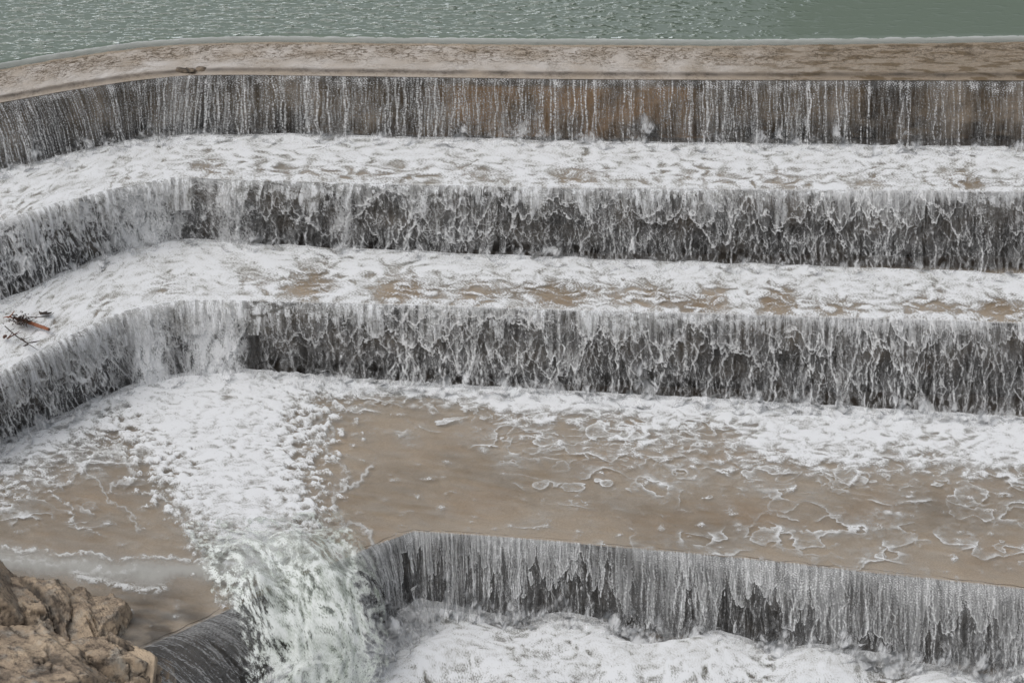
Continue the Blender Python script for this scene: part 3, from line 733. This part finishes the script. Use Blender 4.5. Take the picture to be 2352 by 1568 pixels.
def rock_block(name, parent, centre, size, seed, pale=0., dark=0., planes=13, rough=.05, sphere=ICO7, material=None, rotz=0.):
    r = np.random.default_rng(seed); D, Fc = sphere
    nn = r.standard_normal((planes, 3)); nn[0] = (0, 0, 1); nn[1] = (.15, -1, .1); nn[2] = (1, -.2, .05); nn[3] = (-1, 0, .1); nn[4] = (.1, 1, 0)
    nn /= np.linalg.norm(nn, axis=1)[:, None]; dd = .70 + .26 * r.random(planes)
    rad = np.min(np.where(D @ nn.T > .05, dd / np.maximum(D @ nn.T, .05), 9), axis=1)
    V = D * np.minimum(rad, 1.15)[:, None] * np.array(size)
    cz, sz = math.cos(rotz), math.sin(rotz)
    V = np.stack([V[:, 0] * cz - V[:, 1] * sz, V[:, 0] * sz + V[:, 1] * cz, V[:, 2]], 1)
    a, b_ = V[:, 0] + .6 * V[:, 1], V[:, 2] - .5 * V[:, 1] + seed
    n1 = samp(T_ROUGH, a, b_, 2.2); n2 = samp(T_MID, a, b_, 1.8, 5); n3 = samp(T_FINE, a, b_, .8)
    c1, c2, cid = worley(a / .95 + .12 * n2 + seed, b_ / .8 + .1 * n1); e = c2 - c1
    crack_or_ripple = np.exp(-(e / .07) ** 2) * sst(-.3, .6, samp(T_MID2, a, b_, 2.5, 3))
    V = V + D * ((rough * .35 * (n1 + .5 * n2) + .010 * n3 + .26 * (cid - .5) - .10 * crack_or_ripple) * min(1, size[0]))[:, None]
    L = np.array(centre) - np.array(parent.location)
    me = raw_mesh(name, V + L, Fc, material or M_ROCK, {'dark': np.clip(.8 * crack_or_ripple + dark + .25 * sst(.4, 1.6, -n1), 0, .95), 'pale': np.clip(pale * sst(-.8, .4, n2), 0, 1)}, smooth=False)
    return put(bpy.data.objects.new(name, me), name, parent)
outc = empty('rock_outcrop', P(120, 1560, -8.7), 'rough beige limestone rock outcrop with dark cracks at the left bank', 'rock')
def blk(px, py, z, *a, **k): return rock_block('rock_block', outc, P(px, py, z), *a, **k)
blk(-55, 1450, -6.6, (1.65, 1.4, 2.1), 3, dark=.22)
blk(75, 1490, -6.9, (1.45, 1.2, 1.95), 8)
blk(60, 1640, -7.2, (2.4, 1.6, 2.1), 15)
blk(222, 1535, -7.3, (1.0, .9, 1.75), 22, dark=.05)
blk(240, 1640, -7.8, (1.6, 1.0, 2.2), 31)
blk(318, 1625, -7.6, (.62, .6, 1.65), 37, pale=.9)
blk(20, 1800, -8.4, (2.6, 1.8, 1.7), 41)
chip = empty('broken_stone', P(430, 166, .0), 'small dark brown broken stone stuck on the top sill edge with water splashing round it', 'stone')
rock_block('stone_body', chip, P(428, 163, .02), (.34, .12, .09), 52, dark=.5, rough=.04, sphere=ICO4)
rock_block('stone_chip', chip, P(462, 160, .02), (.14, .10, .08), 55, dark=.35, rough=.04, sphere=ICO4)

def bark_mat(name, c1, c2, sc=14):
    m, nt, ns, ln = mat(name)
    p = N(ns, 'ShaderNodeBsdfPrincipled'); p.inputs['Roughness'].default_value = .5
    ln.new(mixc(ns, ln, ramp(ns, ln, noise(ns, ln, sc, 5, .65, (1, 1, 2)), [(.35, 0.), (.62, 1.)]), c1, c2), p.inputs['Base Color'])
    b = N(ns, 'ShaderNodeBump'); b.inputs['Distance'].default_value = .01; ln.new(noise(ns, ln, 40, 4), b.inputs['Height']); ln.new(b.outputs[0], p.inputs['Normal'])
    o = N(ns, 'ShaderNodeOutputMaterial'); ln.new(p.outputs[0], o.inputs[0]); return m
M_BARK = bark_mat('orange bark', (.20, .065, .03), (.30, .115, .055))
M_TWIG = bark_mat('dark twig', (.030, .022, .018), (.065, .045, .035))
M_TWIGB = bark_mat('brown twig', (.08, .04, .025), (.13, .06, .035))
def S(px, py, z):       # positions read off in full picture pixels
    return P(px * .57422, py * .57422, z)
def tube(pts, rad, sides=9, seed=0, lump=.12):
    """tapered stem through points; returns verts, quads"""
    pts = np.array(pts, float); m = 14
    tt = np.linspace(0, len(pts) - 1, (len(pts) - 1) * m + 1)
    Q = np.stack([np.interp(tt, range(len(pts)), pts[:, i]) for i in range(3)], 1)
    for _ in range(5): Q[1:-1] = (Q[:-2] + 2 * Q[1:-1] + Q[2:]) / 4
    R = np.interp(tt, range(len(pts)), rad)
    T = np.gradient(Q, axis=0); T /= np.linalg.norm(T, axis=1)[:, None]
    U = np.cross(T, (0.05, .1, 1.0)); U /= np.linalg.norm(U, axis=1)[:, None]; W = np.cross(T, U)
    an = np.linspace(0, 2 * math.pi, sides, endpoint=False); rr = np.random.default_rng(seed)
    bump = 1 + lump * rr.standard_normal((len(Q), sides)); bump[1:-1] = (bump[:-2] + bump[1:-1] + bump[2:]) / 3
    V = Q[:, None] + (np.cos(an)[None, :, None] * U[:, None] + np.sin(an)[None, :, None] * W[:, None]) * (R[:, None] * bump)[..., None]
    V = V.reshape(-1, 3); k = len(Q); idx = np.arange(k * sides).reshape(k, sides)
    Fc = np.stack([idx[:-1], np.roll(idx[:-1], -1, 1), np.roll(idx[1:], -1, 1), idx[1:]], -1).reshape(-1, 4)
    V = np.concatenate([V, Q[:1], Q[-1:]]); a, b = len(V) - 2, len(V) - 1
    caps = [[a, idx[0, (i + 1) % sides], idx[0, i], idx[0, i]] for i in range(sides)] + [[b, idx[-1, i], idx[-1, (i + 1) % sides], idx[-1, (i + 1) % sides]] for i in range(sides)]
    return V, Fc, [c[:3] for c in caps]
def stems(name, parent, tubes, material, loc):
    bm = bmesh.new()
    for V, Fc, caps in tubes:
        vs = [bm.verts.new(v - np.array(loc)) for v in V]
        for q in Fc: bm.faces.new([vs[i] for i in q])
        for c_ in caps: bm.faces.new([vs[i] for i in c_])
    me = bpy.data.meshes.new(name); bm.to_mesh(me); bm.free()
    for q in me.polygons: q.use_smooth = True
    me.materials.append(material)
    return put(bpy.data.objects.new(name, me), name, parent)
ZB = -3.66
L = S(140, 1300, ZB)
br = empty('branch', L, 'snapped orange brown branch lying in foam on the left step edge', 'branch')
stems('stem', br, [tube([S(60, 1272, ZB - .02), S(98, 1283, ZB + .01), S(148, 1301, ZB + .03), S(172, 1309, ZB), S(196, 1317, ZB + .02)], [.028, .045, .047, .045, .040], 12, 1)], M_BARK, L)
stems('broken_end', br, [tube([S(194, 1316.4, ZB + .02), S(198, 1317.6, ZB + .02)], [.036, .022], 12, 9, .3)], M_TWIGB, L)
stems('side_shoot', br, [tube([S(32, 1270, ZB), S(44, 1262, ZB + .1), S(58, 1243, ZB + .2)], [.02, .018, .008], 8, 2), tube([S(60, 1272, ZB), S(30, 1266, ZB + .05), S(12, 1270, ZB)], [.024, .016, .006], 8, 3)], M_BARK, L)
L = S(85, 1285, ZB)
cl = empty('debris_clump', L, 'dark matted clump of needles caught at the upper end of the orange branch', 'debris')
rr = np.random.default_rng(5); tb = []; tb2 = []
for i in range(130):
    cx, cy = 84 + 22 * rr.standard_normal(), 1278 + 12 * rr.standard_normal()
    an = rr.random() * 6.28; ln_ = 4 + 9 * rr.random()
    p0, p1 = S(cx, cy, ZB + .1 * rr.random()), S(cx + ln_ * math.cos(an), cy + .6 * ln_ * math.sin(an), ZB + .22 * rr.random())
    (tb if i < 90 else tb2).append(tube([p0, (p0 + p1) / 2 + .02 * rr.standard_normal(3), p1], [.010, .010, .004], 5, i))
stems('needles', cl, tb, M_TWIG, L); stems('fine_twigs', cl, tb2, M_TWIGB, L)
TG = 'dark twigs washed onto the left step edge'
def twig(label, tubes, m=None):
    L = tubes[0][0].mean(0); L = tubes[0][0][0]
    r_ = empty('twig', L, label, 'twig', TG)
    stems('stem', r_, tubes[:1], m or M_TWIG, L)
    for q in tubes[1:]: stems('side_twig', r_, [q], m or M_TWIG, L)
twig('long thin twig curving up at its tip above the orange branch', [tube([S(104, 1268, ZB + .02), S(165, 1268.5, ZB + .05), S(195, 1263, ZB + .07), S(216, 1252, ZB + .1)], [.010, .011, .010, .006], 6, 4)])
twig('forked dark twig slanting down under the orange branch towards the fall', [tube([S(20, 1304, ZB), S(46, 1328, ZB + .05), S(74, 1350, ZB + .06), S(108, 1372, ZB + .04), S(150, 1398, ZB)], [.013, .015, .015, .012, .006], 7, 6),
     tube([S(42, 1323, ZB + .04), S(60, 1311, ZB + .08)], [.008, .004], 6, 7), tube([S(74, 1350, ZB + .05), S(92, 1358, ZB + .02), S(126, 1347, ZB)], [.009, .009, .004], 6, 8)])
twig('reddish brown forked twig crossing over the dark twigs at the left edge', [tube([S(28, 1354, ZB + .02), S(52, 1341, ZB + .09), S(78, 1324, ZB + .14)], [.020, .016, .007], 8, 10), tube([S(30, 1353, ZB + .02), S(44, 1337, ZB + .1), S(52, 1326, ZB + .14)], [.014, .011, .005], 7, 11),
     tube([S(58, 1338, ZB + .1), S(90, 1328, ZB + .12)], [.009, .004], 6, 12)], M_TWIGB)
twig('knobbly dark twig with a leafy end nearest the brown edge of the fall', [tube([S(105, 1370, ZB + .03), S(130, 1369, ZB + .05), S(146, 1366, ZB + .05), S(158, 1363, ZB + .04)], [.012, .017, .015, .006], 7, 13),
     tube([S(114, 1375, ZB + .02), S(102, 1381, ZB + .02), S(92, 1384, ZB)], [.012, .024, .006], 7, 14), tube([S(113, 1376, ZB + .02), S(112, 1381, ZB)], [.008, .004], 6, 15), tube([S(84, 1350, ZB), S(98, 1362, ZB + .04), S(108, 1371, ZB + .04)], [.008, .010, .010], 6, 16)])
# a scrap of bark and a dead leaf
def scrap(name, label, cat, pts, z, m, part):
    L = S(pts[0][0], pts[0][1], z); r_ = empty(name, L, label, cat)
    bm = bmesh.new(); c0 = np.mean(pts, axis=0); rings = []
    for k, q in ((1.0, 0), (.62, .035), (.2, .05)):
        rings.append([bm.verts.new(S(c0[0] + (a - c0[0]) * k, c0[1] + (b - c0[1]) * k, z + q + .012 * math.sin(i * 2.3)) - L) for i, (a, b) in enumerate(pts)])
    n_ = len(pts)
    for r0, r1 in zip(rings[:-1], rings[1:]):
        for i in range(n_): bm.faces.new([r0[i], r0[(i + 1) % n_], r1[(i + 1) % n_], r1[i]])
    bm.faces.new(rings[-1])
    me = bpy.data.meshes.new(part); bm.to_mesh(me); bm.free(); me.materials.append(m)
    put(bpy.data.objects.new(part, me), part, r_)
scrap('bark_piece', 'ragged dark piece of bark floating in foam above the long thin twig', 'bark', [(155, 1245), (168, 1249), (180, 1245), (190, 1244), (189, 1249), (200, 1250), (209, 1247), (204, 1254), (194, 1258), (176, 1257), (160, 1259), (157, 1253)], ZB, M_TWIG, 'bark')
scrap('dead_leaf', 'small curled brown dead leaf left of the forked twigs', 'leaf', [(10, 1347), (16, 1339), (25, 1337), (29, 1342), (27, 1348), (18, 1354), (11, 1353)], ZB, M_TWIGB, 'blade')

# ------------------------------------------------------------------ far slopes mirrored in the pond, river bed below
def plain(name, col, rough=.9, scale=.2, col2=None):
    m, nt, ns, ln = mat(name)
    p = N(ns, 'ShaderNodeBsdfPrincipled'); p.inputs['Roughness'].default_value = rough; p.inputs['Specular IOR Level'].default_value = .1
    ln.new(mixc(ns, ln, noise(ns, ln, scale, 6), col, col2 or tuple(c * .5 for c in col)), p.inputs['Base Color'])
    o = N(ns, 'ShaderNodeOutputMaterial'); ln.new(p.outputs[0], o.inputs[0]); return m
M_HILL = plain('wooded slope', (.05, .07, .035))
xs = np.linspace(-260, 260, 160); ys = np.linspace(0, 1, 60)
gx, gy = np.meshgrid(xs, ys)
crest = .3 + 100 * sst(4, 34, gx)
X = np.stack([gx, 150 + gy * 90 - 25 * sst(-20, 60, gx), gy * crest + .03 * crest * samp(T_ROUGH, gx, gy * 80, 60) * sst(0, .1, gy)], -1)
grid('hill', X, M_HILL, None, None, kind='structure')
M_BED = plain('river bed', (.22, .17, .12), .5, 1.0)
gx, gy = np.meshgrid(np.linspace(-300, 300, 60), np.linspace(-300, 20, 60))
grid('riverbed', np.stack([gx, gy, -8.75 + .05 * samp(T_MID, gx, gy, 20)], -1), M_BED, None, None, kind='structure')

# ------------------------------------------------------------------ light and camera
w = bpy.data.worlds.new('World'); bpy.context.scene.world = w; w.use_nodes = True
nt = w.node_tree; ns, ln = nt.nodes, nt.links; ns.clear()
SUN_EL, SUN_ROT = math.radians(55), math.radians(238)
sky = N(ns, 'ShaderNodeTexSky', sky_type='NISHITA'); sky.sun_disc = False
sky.sun_elevation = SUN_EL; sky.sun_rotation = SUN_ROT; sky.dust_density = 4; sky.air_density = 1.0
hs = N(ns, 'ShaderNodeHueSaturation'); hs.inputs['Saturation'].default_value = .30
bg = N(ns, 'ShaderNodeBackground'); bg.inputs['Strength'].default_value = .116
out = N(ns, 'ShaderNodeOutputWorld')
ln.new(sky.outputs[0], hs.inputs['Color'])
# added low band of brighter sky upstream, put in for glints on the pond
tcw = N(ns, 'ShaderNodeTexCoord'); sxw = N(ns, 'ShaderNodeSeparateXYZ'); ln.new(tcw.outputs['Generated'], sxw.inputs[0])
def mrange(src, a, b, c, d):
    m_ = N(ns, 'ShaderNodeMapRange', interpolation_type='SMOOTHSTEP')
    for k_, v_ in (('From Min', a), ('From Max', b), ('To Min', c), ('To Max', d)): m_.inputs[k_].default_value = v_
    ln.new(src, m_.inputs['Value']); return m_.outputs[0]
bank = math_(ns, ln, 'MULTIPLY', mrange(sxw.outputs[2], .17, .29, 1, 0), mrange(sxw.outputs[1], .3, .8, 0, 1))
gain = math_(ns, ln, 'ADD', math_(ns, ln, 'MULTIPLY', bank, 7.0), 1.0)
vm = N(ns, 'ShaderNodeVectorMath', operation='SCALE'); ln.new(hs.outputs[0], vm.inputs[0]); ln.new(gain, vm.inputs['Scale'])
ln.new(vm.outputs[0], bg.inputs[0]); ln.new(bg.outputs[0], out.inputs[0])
sl = bpy.data.lights.new('sun', 'SUN'); sl.energy = .8; sl.angle = math.radians(60); sl.color = (1, .97, .93)
so = bpy.data.objects.new('sun', sl); C.objects.link(so)
from mathutils import Vector
az = SUN_ROT
sd = Vector((math.sin(az) * math.cos(SUN_EL), math.cos(az) * math.cos(SUN_EL), math.sin(SUN_EL)))
so.rotation_euler = (-sd).to_track_quat('-Z', 'Y').to_euler()

cd = bpy.data.cameras.new('camera'); cd.sensor_width = 36; cd.lens = 36 * F / 2352; cd.clip_end = 2000; cd.clip_start = .5
co = bpy.data.objects.new('camera', cd); C.objects.link(co)
co.location = CAM; co.rotation_euler = (math.pi / 2 - PITCH, 0, 0)
sc = bpy.context.scene
sc.camera = co
sc.view_settings.view_transform = 'Standard'; sc.view_settings.look = 'None'; sc.view_settings.exposure = 0
sc.render.engine = 'CYCLES'
sc.cycles.transparent_max_bounces = 24; sc.cycles.max_bounces = 6
sc.cycles.use_denoising = True
